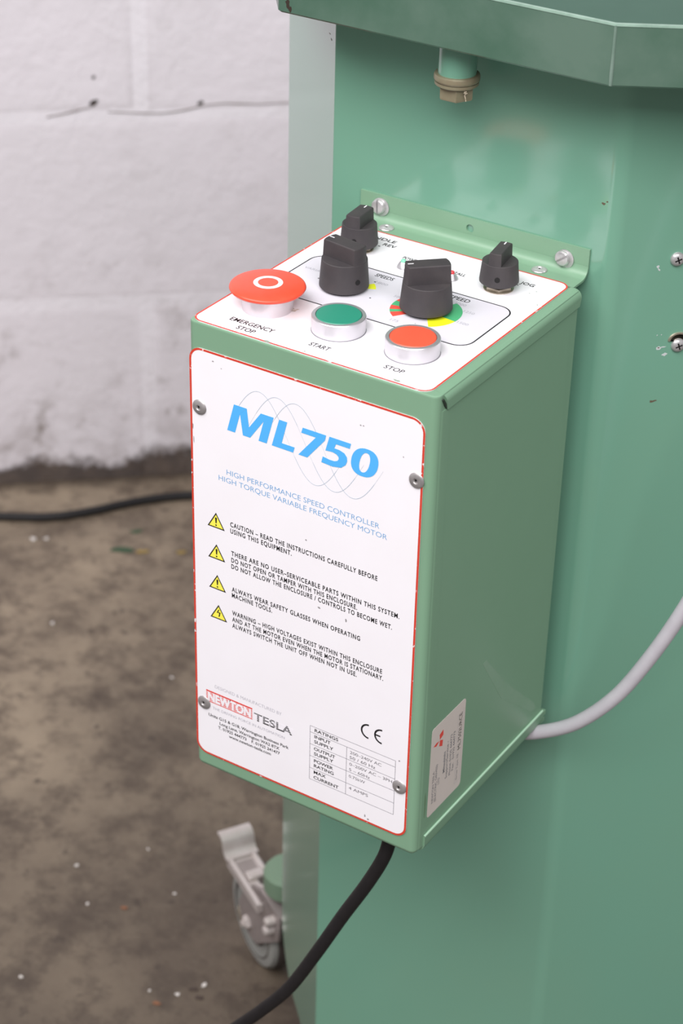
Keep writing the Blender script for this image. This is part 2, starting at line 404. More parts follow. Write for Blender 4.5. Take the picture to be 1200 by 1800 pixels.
for cx, cz, a, b, r in ((26.5, 6.8, 1.0, .8, 0), (27.4, 4.9, 1.1, .5, -1), (32.2, -42.5, 1.7, 1.3, 0), (35.0, -42.2, 1.7, .35, .1), (36.0, -46.9, 1.6, .9, .4), (30.5, -34.6, .35, .35, 0), (33, -34.5, .35, .35, 0)):
    mb = MB(); mb.prism(blotch(cx, cz, a, b, 11, r), -.1, .07, RIGHT); obj('paint_chip', mb, m_chip, cab)
for cx, cz, a, b, mp in ((32.2, -42.4, .7, .4, lambda a, b, h: RIGHT(a, b, h + .05)), (31.8, -76, 1.7, .8, RIGHT), (33.8, -75.5, 1.3, .4, RIGHT), (10, 95, 1.2, .8, CH), (14, 97, 1.8, .3, CH), (150, 43, 1.4, .8, BC), (152, 44.5, .7, .5, BC), (138, -60, .5, .3, BC), (110, -350, .6, .4, BC)):
    mb = MB(); mb.prism(blotch(cx, cz, a, b, 9), -.1, .06, mp); obj('dirt_mark', mb, m_dirt, cab)

# caster, swivelled out beyond the cabinet's left side
H = Vector((.857, -.515, 0)); AX = Vector((-.515, -.857, 0)); UP = Vector((0, 0, 1))
WR = 45.
WC = Vector((-167, 313, -FL + WR))                                           # hub of the wheel
def CW(a, b, h): p = WC + H * a + UP * b + AX * h; return (p.x, p.y, p.z)
mb = MB(); mb.lathe([(15, -12), (36, -12), (42, -11), (44.6, -7), (44.6, 7), (42, 11), (36, 12), (34.5, 11), (33.5, 10.2), (23, 10.2), (22, 11.2), (15, 11.2)], (0, 0), CW, 48)
wheel = obj('caster_wheel', mb, m_tyre, cab, sharp=40)
def groove(r0, r1, h):
    mb = MB(); mb.stack([[CW(r * math.cos(t), r * math.sin(t), h_) for t in [2 * math.pi * i / 48 for i in range(48)]] for r, h_ in ((r0, h), (r1, h))], caps=False); obj('rim_groove', mb, m_tread, wheel)
groove(35.2, 33.6, 11.9); groove(24, 22.6, 11.4)
mb = MB(); mb.lathe([(44.4, -10), (45, -6), (45, 5), (44.5, 7.4)], (0, 0), CW, 48); obj('tread', mb, m_tread, wheel)
mb = MB()
fork = [(-14, -12), (4, -16), (18, -12), (60, 26), (64, 50), (24, 54), (8, 46), (-6, 32), (-20, 6)]
mb.prism(fork, 13, 15.5, CW, .6); mb.prism(fork, -15.5, -13, CW)
mb.prism([(22, 50), (64, 50), (64, 54), (22, 54)], -15.5, 15.5, CW)
fk = obj('caster_fork', mb, m_fork, cab, sharp=30)
mb = MB(); mb.lathe([(6.5, 15.4), (6.5, 18), (5, 19.5), (3, 19.6), (3, 21.5), (2.4, 22)], (0, -2), CW, 6); obj('axle_nut', mb, m_caster, fk, sharp=20)
for b0 in (27, 38):
    mb = MB(); mb.lathe([(4.4, 13), (4.6, 20), (4, 23), (2.5, 24)], (50 + (b0 - 27) * .2, b0 + 6), CW, 14); obj('fork_bolt', mb, m_caster, fk, sharp=30)
mb = MB(); mb.prism([(-24, -10), (-14, -16), (-11, -9), (-22, -2)], 11, 15.6, CW, .6); obj('fork_tab', mb, m_nut, fk, sharp=30)
# brake pedal: a channel lying over the wheel, its toe plate curling up at the far end
PA = Vector((22, 46.5)); PB = Vector((-31, 47.5)); DU = (PB - PA).normalized(); DN = Vector((DU.y, -DU.x)); DN = DN if DN.y > 0 else -DN
T0p, T1p = -5., 21.
def PED(s_, t_, k): p = PA + DU * s_ + DN * k; return CW(p.x, p.y, t_)
L_ = (PB - PA).length
mb = MB()
mb.prism(rrect(-4, T0p, L_, T1p, 3, 3), -4.5, -3., PED, .4)
for sd_ in (T0p, T1p - 5): mb.prism([(-10, sd_), (L_, sd_), (L_, sd_ + 5), (-10, sd_ + 5)], -10, 0, PED, 1.6)
pd = obj('brake_pedal', mb, m_caster, cab, sharp=30)
mb = MB(); mb.prism(rrect(28, T0p + 6, 46, T1p - 6, 1.5, 3), -3.3, -2.6, PED); obj('pedal_window', mb, m_fork, pd)
mb = MB(); mb.prism(rrect(20, T0p + 5, 30, T1p - 6, 1.5, 3), -3.5, 1.0, PED, 1.0); obj('pedal_catch', mb, m_caster, pd, sharp=30)
mb = MB(); mb.lathe([(2.6, -3.2), (2.6, -2.4)], (9, 3), PED, 12); obj('pivot_hole', mb, m_hole, pd)
mid = smooth_path([(L_ - 4, -1.2, 0), (L_ + 1, -.6, 0), (L_ + 4.5, 3.0, 0), (L_ + 6.0, 8.0, 0), (L_ + 8.0, 12.0, 0), (L_ + 12.0, 14.2, 0), (L_ + 17.0, 13.6, 0)], 4)
ou, inn = [], []
for i, p in enumerate(mid):
    t = (mid[min(i + 1, len(mid) - 1)] - mid[max(i - 1, 0)]).normalized(); n_ = Vector((t.y, -t.x, 0)) * 1.3
    ou.append((p.x + n_.x, p.y + n_.y)); inn.append((p.x - n_.x, p.y - n_.y))
loop = ou + inn[::-1]
mb = MB(); mb.stack([[PED(a, t_, b) for a, b in loop] for t_ in (T0p - 1.5, T1p + 1.5)])
obj('pedal_toe', mb, m_caster, pd, sharp=50)
# green arm that carries the caster
mb = MB(); ac = Vector(CW(38, 62, 0))
mb.lathe([(19, ac.z + 2), (20, ac.z + 4), (20, ac.z + 20), (17, ac.z + 24)], (ac.x + 4, ac.y), TOP, 28)
mb.prism([(ac.x - 8, ac.y - 14), (ac.x + 80, ac.y - 2), (ac.x + 80, ac.y + 26), (ac.x - 8, ac.y + 14)], ac.z + 8, ac.z + 22, TOP, 2)
obj('caster_arm', mb, mat('dull_arm_green', (116, 140, 118), .5), cab, sharp=30)

# ---------------------------------------------------------------- chip tray on the cabinet, with drain plug
TY = 118.
tray = thing('chip_tray', (72, 400, 124.5), 'shallow green metal tray with worn bright rim on top of the cabinet', 'tray')
c30, s30 = math.cos(math.radians(30.3)), math.sin(math.radians(30.3))
plan = [(-25, TY), (169.5, TY), (169.5 + 190 * c30, TY + 190 * s30), (169.5 + 190 * c30, 760), (-25 - 95 * .62, 760), (-25 - 95 * .62, TY + 95 * .785)]
pl_o = fillet(plan, [3, 3, 10, 10, 10, 10], 6)
pl_i = offset(pl_o, -1.8)
zb_t, zt_t = 125.2, 156.6
mb = MB()
def lp(pts, z): return [(a, b, z) for a, b in pts]
mb.stack([lp(offset(pl_o, -1.5), zb_t), lp(pl_o, zb_t + 1.2), lp(pl_o, zt_t), lp(pl_i, zt_t), lp(pl_i, zb_t + 2), ], caps=True)
obj('tray_body', mb, m_tray, tray, sharp=25)
mb = MB(); mb.prism(offset(pl_i, -.3), zb_t + 1.2, zb_t + 2.6, TOP); obj('tray_floor', mb, mat('shaded_tray_floor', (44, 84, 68), .4, vary=.6, vscale=16, rgb2=(56, 96, 80), spec=.3), tray)  # green darkened to stand in for the lathe's dark reflection and shade
mb = MB(); ro = offset(pl_o, .25); ri = offset(pl_i, -.15)
mb.stack([lp(ro, zt_t - .9), lp(offset(pl_o, .1), zt_t + .2), lp(ri, zt_t + .2), lp(ri, zt_t - .6)], caps=False)
obj('rim', mb, m_bare, tray)
mb = MB(); mb.stack([[(169.5 + r * math.cos(t), TY + r * math.sin(t) + .5, z) for t in [math.radians(-125 + 10 * i) for i in range(14)]] for r, z in ((.8, 126), (1.1, 132), (.9, 142), (.8, 156))]); 
obj('worn_corner', mb, mat('rubbed_corner', (122, 142, 132), .4, vary=.8, vscale=90, rgb2=(92, 118, 104)), tray)
FT = lambda x, z, h: (x, TY - h, z); m_oc = mat('oily_chip', (52, 42, 34), .6)
for x, z, a, b in ((-19, 131, 1.4, 2.6), (-17.5, 128.3, 1, 1.6), (-18, 134.6, .8, .8)):
    mb = MB(); mb.prism(blotch(x, z, a, b, 11), -.1, .06 + .01 * a, FT); obj('oily_chip', mb, m_oc, tray)
PX, PY = 72.0, 141.
mb = MB(); mb.lathe([(10.2, 125.6), (10.2, 105.5)], (PX, PY), TOP, 40); tb = obj('drain_tube', mb, m_cab, tray)
mb = MB(); mb.lathe([(8.5, 101.7), (11.6, 102.1), (12.2, 103.1), (12.2, 104.9), (11.8, 105.8), (10.0, 106.1)], (PX, PY), TOP, 40); mb.lathe([(11.2, 99.9), (11.7, 100.4), (11.7, 101.8), (10, 101.9)], (PX, PY), TOP, 40)
mb.lathe([(8.2, 92.2), (9.4, 92.8), (9.8, 93.8), (9.8, 100.0)], (PX, PY), TOP, 6)
obj('drain_plug', mb, m_brass, tray, sharp=25)
mb = MB(); random.seed(3)
for q in range(4):
    a = Vector((PX + 8.5, PY - 6, 100 - q)); pth = [a]
    for i in range(4): a = a + Vector((random.uniform(-.5, 1.2), random.uniform(-1, .4), random.uniform(-1.6, .8))); pth.append(a)
    mb.tube(smooth_path(pth, 3), .22, 5)
obj('thread_strands', mb, mat('frayed_fibre', (188, 176, 156), .8), tb)

# ---------------------------------------------------------------- the control box
box = thing('speed_controller', (75, 150, -290), 'green metal control box with white lettered front and red, green and black controls on top', 'control box')
# main folded shell
def shell_rings():
    rings = []
    for z, ins in ((-290, 4.2), (-289.2, 2.2), (-287.6, .7), (-285.4, 0), (-1.3, 0), (-.4, .35), (0, 1.2)):
        rings.append([(a, b, z) for a, b in fil_plan(ins)])
    return rings
def fil_plan(ins):
    p = fillet([(0, 0), (149.4, 0), (149.4, 148.5), (0, 148.5)], [4, 4.2, 1, 1], 6)
    return offset(p, -ins) if ins else p
mb = MB(); mb.stack(shell_rings())
housing = obj('housing', mb, m_box, box, sharp=28)
# side lips: front return, lid flange and bottom lip stand proud of the side panel
mb = MB()
mb.prism([(149.0, 3.6), (149.45, 4.0), (149.8, 5.6), (149.85, 12.0), (149.75, 12.3), (149.0, 12.3)], -286, -9.3, TOP)
obj('front_return', mb, m_box, housing, sharp=50)
prof = [(143.8, .02)] + [(146.3 + 4.6 * math.sin(t), -4.45 + 4.6 * math.cos(t)) for t in [math.pi / 2 * i / 8 for i in range(9)]] + [(150.9, -9.0), (150.5, -9.5), (149.6, -9.4), (149.3, -5), (143.8, -.6)]
mb = MB(); mb.stack([[(x, y, z) for x, z in prof] for y in (9.2, 148.0)] if False else [[(x, 5.6 + (2.6 * (z - .02) / -9.5), z) for x, z in prof], [(x, 148.6 - max(0, (-z - 5)) * .35, z) for x, z in prof]])
obj('lid_flange', mb, m_box, housing, sharp=28)
mb = MB(); mb.stack([[(x, y, z) for x, z in ((149.2, -278.6), (150.6, -278.7), (151.0, -279.2), (151.0, -285.5), (150.2, -288.0), (148.4, -289.8), (146.0, -289.9), (146, -285))] for y in (8.2, 147.5)])
obj('bottom_lip', mb, m_box, housing, sharp=28)
mb = MB(); mb.stack([[(x, y, z) for x, z in ((150.3, -278.45), (150.7, -278.5), (151.05, -279.0), (151.0, -279.7), (150.6, -279.0))] for y in (8.2, 147.6)])
obj('bright_lip_edge', mb, mat('pale_green_edge', (176, 214, 186), .35), housing, sharp=60)
mb = MB(); mb.prism([(12.3, -278.9), (146.6, -278.9), (139.6, -7), (12.3, -7)], -1.2, -.25, SIDE)
side = obj('side_panel', mb, m_box, box)
mb = MB(); mb.prism([(146.5, -281), (152, -281), (152, -284), (146.5, -284)], -14, .6, SIDE); mb.prism([(146.5, -286), (151.5, -286), (151.5, -288.5), (146.5, -288.5)], -14, .4, SIDE)
obj('rear_tab', mb, m_box, housing)
mb = MB(); mb.prism([(3.6, -2.6), (4.4, -2.0), (9.4, -9.0), (9.0, -10.2), (6.2, -7.2)], -.6, .15, SIDE)
obj('seam_gap', mb, mat('seam_shadow_gap', (40, 52, 42), .8), housing)
# smears and stains on the side
mb = MB(); mb.prism([(66, -196), (70, -196), (100, -231), (136, -266), (139, -272), (133, -271), (92, -236)], -.3, -.2, SIDE)
obj('rub_mark', mb, mat('chalky_rub', (124, 160, 133), .5, vary=.5, vscale=25, rgb2=(152, 174, 158), thr=(.35, .75)), side)
mb = MB(); mb.prism(blotch(8.2, -257, .8, 8, 13), -.3, -.13, SIDE)
obj('grease_stain', mb, mat('grease_tint', (106, 136, 106), .5), side)

# mounting bracket along the back
def plate_with_holes(outer, holes, h0, h1, mp):
    cu = bpy.data.curves.new('plate', 'CURVE'); cu.dimensions = '2D'; cu.fill_mode = 'BOTH'; cu.extrude = .5
    for lp_ in [outer] + holes:
        sp = cu.splines.new('POLY'); sp.points.add(len(lp_) - 1); sp.use_cyclic_u = True
        for q, (a, b) in zip(sp.points, lp_): q.co = (a, b, 0, 1)
    o = bpy.data.objects.new('plate', cu); COL.objects.link(o)
    me = bpy.data.meshes.new_from_object(o.evaluated_get(bpy.context.evaluated_depsgraph_get()))
    mb = MB(); mb.add([mp(v.co.x, v.co.y, h0 + (v.co.z + .5) * (h1 - h0)) for v in me.vertices], [tuple(p.vertices) for p in me.polygons])
    bpy.data.objects.remove(o); bpy.data.curves.remove(cu); bpy.data.meshes.remove(me)
    return mb
mb = plate_with_holes([(0, 6.0), (145.2, 6.0), (145.2, 15.6), (0, 15.2)], [circle(71.6, 9.4, 2.4, 20)], -1.3, 0, BACK)
arc_ = [(159.6 + 6.0 * math.sin(t), 5.95 - 6.0 * math.cos(t)) for t in [math.pi / 2 * i / 10 for i in range(11)]]; arc2 = [(159.6 + 7.3 * math.sin(t), 5.95 - 7.3 * math.cos(t)) for t in [math.pi / 2 * i / 10 for i in range(11)]]
loop_ = [(149.2, -.05)] + arc_ + arc2[::-1] + [(149.2, -1.35)]
mb.stack([[(x, y, z) for y, z in loop_] for x in (0, 145.2)])
bracket = obj('mounting_bracket', mb, m_box, box, sharp=40)
fastener(bracket, (13.2, 8.6), BACK, slot=math.radians(92), wo=(.7, -.5)); fastener(bracket, (130.3, 7.7), BACK, slot=math.radians(38), wo=(.8, -.7))
def rivet(parent, c, mp, r=4.3, m=m_dsteel):
    mb = MB(); mb.lathe([(r, 0), (r + .1, .25), (r - .2, .7), (r * .75, 1.15), (r * .45, 1.35), (1.55, 1.3), (1.2, .8), (.9, .75)], c, mp, 30)
    o = obj('rivet', mb, m, parent, sharp=40)
    mb = MB(); mb.lathe([(.7, .7), (.6, .85)], (c[0] - .15, c[1] + .25), mp, 12); obj('rivet_pin', mb, m_hole, o)
for c in ((22.6, 157.6), (119.8, 158.2)): rivet(bracket, c, TOP, 4.3, m_steel)

# --- front panel
fp_o = rrect(1.2, -278.2, 143.4, -14.4, 7.5, 8)
mb = MB(); mb.prism(fp_o, -.2, .45, FRONT)
front = obj('front_panel', mb, m_white, box)
tag(front, label='white printed front panel with red border')
mb = MB(); mb.ring(offset(fp_o, .15), offset(fp_o, -1.1), FRONT, .5); obj('red_border', mb, m_red_line, front, flat=True)
hF = .52
def printed(name, build, m, parent=front):
    mb = MB(); build(mb); return obj(name, mb, m, parent, fix=False, flat=True)
def ml(mb):
    cnt = [0]
    def P(pts): cnt[0] += 1; mb.poly(pts, FRONT, hF + .03 + .004 * cnt[0])
    t, b = -40.6, -57.1
    # M
    P([(24.9, b), (29.9, b), (33.2, -44.9), (37.3, t), (29.3, t)]); P([(33.1, -45.0), (34.9, b), (39.5, b), (38.8, -51.2), (37.4, t)])
    P([(39.5, b), (47.9, -44.9), (46.2, t), (38.8, -51.2)]); P([(44.8, b), (49.9, b), (54.2, t), (46.2, t), (47.9, -44.9)])
    # L
    P([(53.1, b), (59.3, -53.8), (62.6, t), (57.6, t)]); P([(53.1, b), (66.4, b), (67.3, -53.8), (59.3, -53.8)])
    # 7
    P([(71.2, -43.8), (80.1, -43.8), (86.3, t), (72.1, t)]); P([(80.1, -43.8), (69.6, b), (75.1, b), (85.6, -43.8), (86.3, t)])
    # 5
    P([(88.3, t), (91.4, -43.7), (100.5, -43.7), (101.2, t)]); P([(88.3, t), (86.0, -49.3), (90.5, -48.6), (92.3, -43.7)])
    out = [(86.0, -49.3), (90.2, -48.9), (92.6, -49.4), (94.0, -50.6), (94.1, -51.8), (93.4, -53.0), (91.6, -53.8), (88.5, -53.9), (84.5, -53.3)]
    ou2 = [(90.6, -46.3), (94.4, -46.4), (97.4, -47.3), (99.0, -49.2), (99.2, -51.4), (98.3, -53.9), (95.6, -56.3), (90.5, -57.3), (83.7, -56.9)]
    for i in range(8): P([out[i], out[i + 1], ou2[i + 1], ou2[i]])
    # 0, slanted ring
    n = 40; A = []; B = []
    for i in range(n):
        a = 2 * math.pi * i / n; c, s = math.cos(a), math.sin(a)
        f = lambda v, e: math.copysign(abs(v) ** e, v)
        zz = 8.3 * f(s, .9); A.append((109.5 + 7.9 * f(c, .85) + .17 * zz, -48.8 + zz)); zz = 5.9 * f(s, .9); B.append((109.5 + 2.9 * f(c, .9) + .2 * zz, -48.8 + zz))
    mb.ring(A, B, FRONT, hF + .05)
printed('model_number', ml, m_blue)
def waves(mb):
    for k in range(3):
        x0 = 27.2 + 11.4 * k; prev = None
        for i in range(81):
            t = i / 80; x = x0 + 70.5 * t; z = -50.2 + 21.7 * math.sin(2 * math.pi * t); dz = 21.7 * 2 * math.pi / 70.5 * math.cos(2 * math.pi * t)
            n = Vector((-dz, 1)).normalized() * (.13 if abs(z + 50.2) > 9 else .05)
            cur = ((x + n.x, z + n.y), (x - n.x, z - n.y))
            if prev: mb.poly([prev[0], prev[1], cur[1], cur[0]], FRONT, hF + .01 * k)
            prev = cur
printed('sine_waves', waves, m_wave)
printed('subtitle_line', lambda mb: text(mb, 'HIGH PERFORMANCE SPEED CONTROLLER', 24.2, 119.4, -84.4, 3.3, FRONT, hF, -.006), m_lblue)
printed('subtitle_line', lambda mb: text(mb, 'HIGH TORQUE VARIABLE FREQUENCY MOTOR', 19.0, 124.2, -89.4, 3.3, FRONT, hF, -.006), m_lblue)
for q_, x0, x1, z in (('CAUTION – READ THE INSTRUCTIONS CAREFULLY BEFORE', 26.3, 119.4, -116.1), ('USING THIS EQUIPMENT.', 26.3, 66.1, -120.2),
        ('THERE ARE NO USER–SERVICEABLE PARTS WITHIN THIS SYSTEM.', 26.8, 133.5, -134.4), ('DO NOT OPEN OR TAMPER WITH THIS ENCLOSURE.', 26.8, 107.7, -138.7), ('DO NOT ALLOW THE ENCLOSURE / CONTROLS TO BECOME WET.', 26.8, 129.3, -142.8),
        ('ALWAYS WEAR SAFETY GLASSES WHEN OPERATING', 27.0, 110.1, -157.7), ('MACHINE TOOLS.', 27.0, 53.7, -161.6),
        ('WARNING – HIGH VOLTAGES EXIST WITHIN THIS ENCLOSURE', 27.1, 124.4, -173.3), ('AND AT THE MOTOR EVEN WHEN THE MOTOR IS STATIONARY.', 27.1, 125.2, -177.5), ('ALWAYS SWITCH THE UNIT OFF WHEN NOT IN USE.', 27.1, 108.7, -181.7)):
    printed('warning_line', lambda mb: text(mb, q_, x0, x1, z, 3.05, FRONT, hF, .021, gap=1.2), m_black)
for k, (x, z) in enumerate(((11.8, -120.1), (11.9, -140.2), (12.2, -160.0), (12.8, -179.6))):
    tri = [(x, z), (x + 10.3, z), (x + 5.1, z + 8.8)]
    t = printed('warning_triangle', lambda mb: mb.poly(offset(tri, -.2), FRONT, hF), m_yellow)
    def sym(mb):
        mb.ring(offset(tri, .3), offset(tri, -.35), FRONT, hF + .03)
        if k < 3:
            mb.poly([(x + 4.75, z + 2.7), (x + 5.45, z + 2.7), (x + 5.75, z + 6.0), (x + 5.1, z + 6.5), (x + 4.45, z + 6.0)], FRONT, hF + .03); mb.poly(circle(x + 5.1, z + 1.5, .55, 12), FRONT, hF + .03)
        else:
            mb.poly([(x + 5.0, z + 6.2), (x + 5.7, z + 6.2), (x + 4.7, z + 4.3), (x + 3.7, z + 3.7)], FRONT, hF + .03); mb.poly([(x + 3.7, z + 3.7), (x + 4.6, z + 4.4), (x + 6.3, z + 4.6), (x + 6.4, z + 4.0)], FRONT, hF + .03)
            mb.poly([(x + 5.5, z + 4.2), (x + 6.4, z + 4.4), (x + 5.8, z + 1.6), (x + 5.0, z + 1.4)], FRONT, hF + .03)
    printed('triangle_symbol', sym, m_black)
printed('maker_line', lambda mb: text(mb, 'DESIGNED & MANUFACTURED BY', 14.6, 60.4, -228.6, 2.3, FRONT, hF, -.01), m_lgrey)
printed('maker_line', lambda mb: text(mb, 'THE DRIVING FORCE IN AUTOMATION', 12.9, 62.6, -244.2, 1.9, FRONT, hF, -.004), m_lgrey)
def newton(mb):
    x0, x1, z0, z1 = 8.4, 40.5, -239.9, -231.9
    for i in range(7):
        z = z0 + (z1 - z0) * i / 7; mb.poly([(x0, z), (x1, z), (x1, z + .66), (x0, z + .66)], FRONT, hF)
    mb.poly([(x0, z1 - .5), (x1, z1 - .5), (x1, z1), (x0, z1)], FRONT, hF)
printed('striped_name_block', newton, m_logored)
printed('name_letters', lambda mb: text(mb, 'NEWTON', 9.6, 39.6, -238.9, 6.0, FRONT, hF + .05, .05), m_white)
printed('name_letters', lambda mb: text(mb, 'TESLA', 41.6, 67.6, -239.4, 5.2, FRONT, hF, .02), m_black)
printed('letter_stripes', lambda mb: [mb.poly([(41, z), (68.5, z), (68.5, z + .3), (41, z + .3)], FRONT, hF + .05) for z in (-238.6, -237.5, -236.4, -235.3)], m_white)
for q_, x0, x1, z in (('Units G15 & G18, Warrington Business Park', 9.9, 65.3, -250.1), ('Long Lane, Warrington WA2 8TX', 17.6, 59.1, -253.5), ('T. 01925 444773    F. 01925 241477', 16.6, 59.4, -256.8), ('www.newton-tesla.com', 24.1, 53.3, -259.9)):
    printed('address_line', lambda mb: text(mb, q_, x0, x1, z, 2.1, FRONT, hF, .016), m_black)
def ce(mb):
    def arc(cx, cz, r, w_, a0, a1):
        n = 16
        for i in range(n):
            t0 = math.radians(a0 + (a1 - a0) * i / n); t1 = math.radians(a0 + (a1 - a0) * (i + 1) / n)
            mb.poly([(cx + r * math.cos(t0), cz + r * math.sin(t0)), (cx + (r - w_) * math.cos(t0), cz + (r - w_) * math.sin(t0)), (cx + (r - w_) * math.cos(t1), cz + (r - w_) * math.sin(t1)), (cx + r * math.cos(t1), cz + r * math.sin(t1))], FRONT, hF)
    arc(117.3, -215, 4.9, 1.05, 88, 272); arc(125.8, -214.9, 4.9, 1.05, 88, 272)
    mb.poly([(121.4, -215.4), (124.9, -215.4), (124.9, -214.4), (121.4, -214.4)], FRONT, hF + .02)
printed('conformity_mark', ce, m_black)
def table(mb):
    L = lambda a, b, c, d: mb.poly([(a, b), (c, b), (c, d), (a, d)], FRONT, hF)
    t = .12; X0, XM, X1 = 79.6, 103.8, 135.1
    for z in (-227.0, -231.3, -239.6, -247.9, -256.4, -264.5): L(X0, z - t, X1, z + t)
    for x, zt_ in ((X0, -227.0), (X1, -227.0), (XM, -231.3)): L(x - t, -264.5, x + t, zt_)
printed('ratings_table', table, m_dgrey)
for q_, x0, x1, z in (('RATINGS', 82.6, 98.1, -230.1), ('INPUT', 82.5, 93.2, -234.5), ('SUPPLY', 82.4, 95.1, -238.0), ('OUTPUT', 82.3, 96.4, -243.0), ('SUPPLY', 82.4, 95.3, -246.5), ('POWER', 82.5, 95.2, -251.5), ('RATING', 82.5, 95.7, -254.9), ('MAX', 82.5, 90.5, -259.5), ('CURRENT', 82.4, 99.1, -263.2)):
    printed('ratings_heading', lambda mb: text(mb, q_, x0, x1, z, 2.2, FRONT, hF, .016), m_black)
m_thin = mat('thin_dark_print', (92, 88, 94), .5)
for q_, x0, x1, z in (('200–240V AC', 106.0, 126.3, -235.0), ('50 / 60 Hz', 105.8, 122.5, -238.5), ('0–200V AC – 3PH', 105.8, 133.4, -243.2), ('5 – 60Hz', 105.7, 119.2, -247.0), ('0.75kW', 105.7, 116.2, -251.7), ('4 AMPS', 105.8, 118.4, -260.0)):
    printed('ratings_value', lambda mb: text(mb, q_, x0, x1, z, 2.1, FRONT, hF, -.004), m_thin)
for c in ((7.2, -49.1), (139.9, -48.8), (7.0, -241.9), (138.2, -243.6)): rivet(front, c, lambda a, b, h: FRONT(a, b, h + .45))
random.seed(21)
m_sc = mat('grey_scuff', (150, 146, 148), .6)
for x, z, a, b in ((16.2, -19.5, .7, .35), (21.5, -22.2, .5, .3), (106.4, -28.2, .5, .4), (108.2, -28.0, .5, .35), (131.8, -38, .35, .35), (75, -107, .5, .5), (84, -146.5, .9, .7), (101, -148, .5, 1.2), (117, -274, .5, 1.2), (119, -275.5, .6, .6), (137.4, -226, .6, .5), (2.6, -62, .3, 2.), (3.1, -70, .25, 2.)):
    printed('scuff', lambda mb: mb.poly(blotch(x, z, a, b, 9), FRONT, hF + .06), m_sc)

# --- top panel
tp_o = rrect(1.0, .9, 143.4, 150.6, 6.5, 8)
mb = MB(); mb.prism(tp_o, -.3, .4, TOP)
top = obj('top_panel', mb, m_white, box); tag(top, label='white printed control panel with red border')
mb = MB(); mb.ring(offset(tp_o, .15), offset(tp_o, -.85), TOP, .45); obj('red_border', mb, m_red_line, top, flat=True)
hT = .48
inner = rrect(10.8, 52.2, 134.4, 106.2, 9, 8)
printed('grey_field', lambda mb: mb.poly(offset(inner, -.4), TOP, hT - .02), m_grey, top)
printed('black_outline', lambda mb: mb.ring(inner, offset(inner, -.8), TOP, hT + .02), m_black, top)
for q_, x0, x1, y, c in (('EMERGENCY', 18.4, 45.0, 10.9, 3.9), ('STOP', 26.8, 37.6, 4.6, 3.9), ('START', 67.4, 79.2, 10.4, 3.9), ('STOP', 111.2, 122.3, 11.0, 3.9), ('SPINDLE', 17.5, 38.2, 141.0, 3.4), ('FWD', 8.0, 16.5, 135.4, 3.2), ('REV', 33.4, 41.3, 135.6, 3.3),
        ('VARIABLE', 27.0, 45.0, 99.2, 3.4), ('SPEEDS', 51.2, 62.4, 98.9, 3.7), ('MOTOR', 82.0, 94.0, 99.2, 3.6), ('SPEED', 97.2, 109.2, 98.9, 3.9), ('POWER', 51.5, 61.5, 127.0, 3.0), ('STALL', 82.8, 91.4, 126.0, 3.0), ('JOG', 119.6, 127.8, 136.0, 3.2)):
    printed('control_name', lambda mb: text(mb, q_, x0, x1, y, c, TOP, hT + .04, .01), m_black, top)
for x0, x1, y in ((31.9, 33.6, 133.4), (119.2, 120.4, 133.6)): printed('position_dash', lambda mb: mb.poly(rrect(x0, y - .35, x1, y + .35, .3, 3), TOP, hT + .04), m_black, top)
for q_, x0, x1, y in (('1800', 56.0, 63.4, 91.8), ('1000', 103.8, 110.0, 94.2), ('1250', 112.2, 118.4, 88.2), ('1500', 115.8, 122.2, 75.2), ('175', 86.0, 90.7, 57.9), ('500', 73.0, 77.6, 82.8), ('VARIABLE', 14.6, 30, 85.6), ('250', 99.5, 103.5, 57.9)):
    printed('dial_number', lambda mb: text(mb, q_, x0, x1, y, 2.5, TOP, hT + .04, -.004), m_lgrey, top)
K1 = (45.6, 77.5); K2 = (95.4, 78.8); KA = (25.2, 124.5); KJ = (113.2, 124.4)
def wedge(c, a0, a1, r, m):
    def b(mb):
        n = 10; pts = [c] + [(c[0] + r * math.cos(math.radians(a0 + (a1 - a0) * i / n)), c[1] + r * math.sin(math.radians(a0 + (a1 - a0) * i / n))) for i in range(n + 1)]
        mb.poly(pts, TOP, hT + .03)
    printed('dial_sector', b, m, top)
D2 = (95.8, 78.4)
for a0, a1, m in ((219, 236, m_dred), (209, 219, m_dgreen), (194, 209, m_dred), (176, 194, m_dgreen), (140, 176, m_dred), (-8, 62, m_dgreen), (-56, -8, m_lemon)): wedge(D2, a0, a1, 19.0, m)
wedge(K1, 26, 50, 17.0, m_lemon)
for x, y in ((64, 74.3), (55.6, 92.5), (28.6, 78.9)): printed('dial_dot', lambda mb: mb.poly(circle(x, y, .5, 10), TOP, hT + .05), m_black, top)
m_tc = mat('chipped_grey_green', (150, 164, 150), .6)
for x, y, a, b in ((48.8, -.0 + 1.6, 2.2, .9), (123.9, 3.4, 2.4, .9), (99, 62, .5, .4), (140, 118, .5, .5), (70, 3.4, .5, .5), (132, 132, .4, .4), (130, 128, .4, .3)): printed('paint_chip', lambda mb: mb.poly(blotch(x, y, a, b, 11), TOP, hT + .04), m_tc, top)

def up(dz): return lambda a, b, h: TOP(a, b, h + dz)
T0 = .4
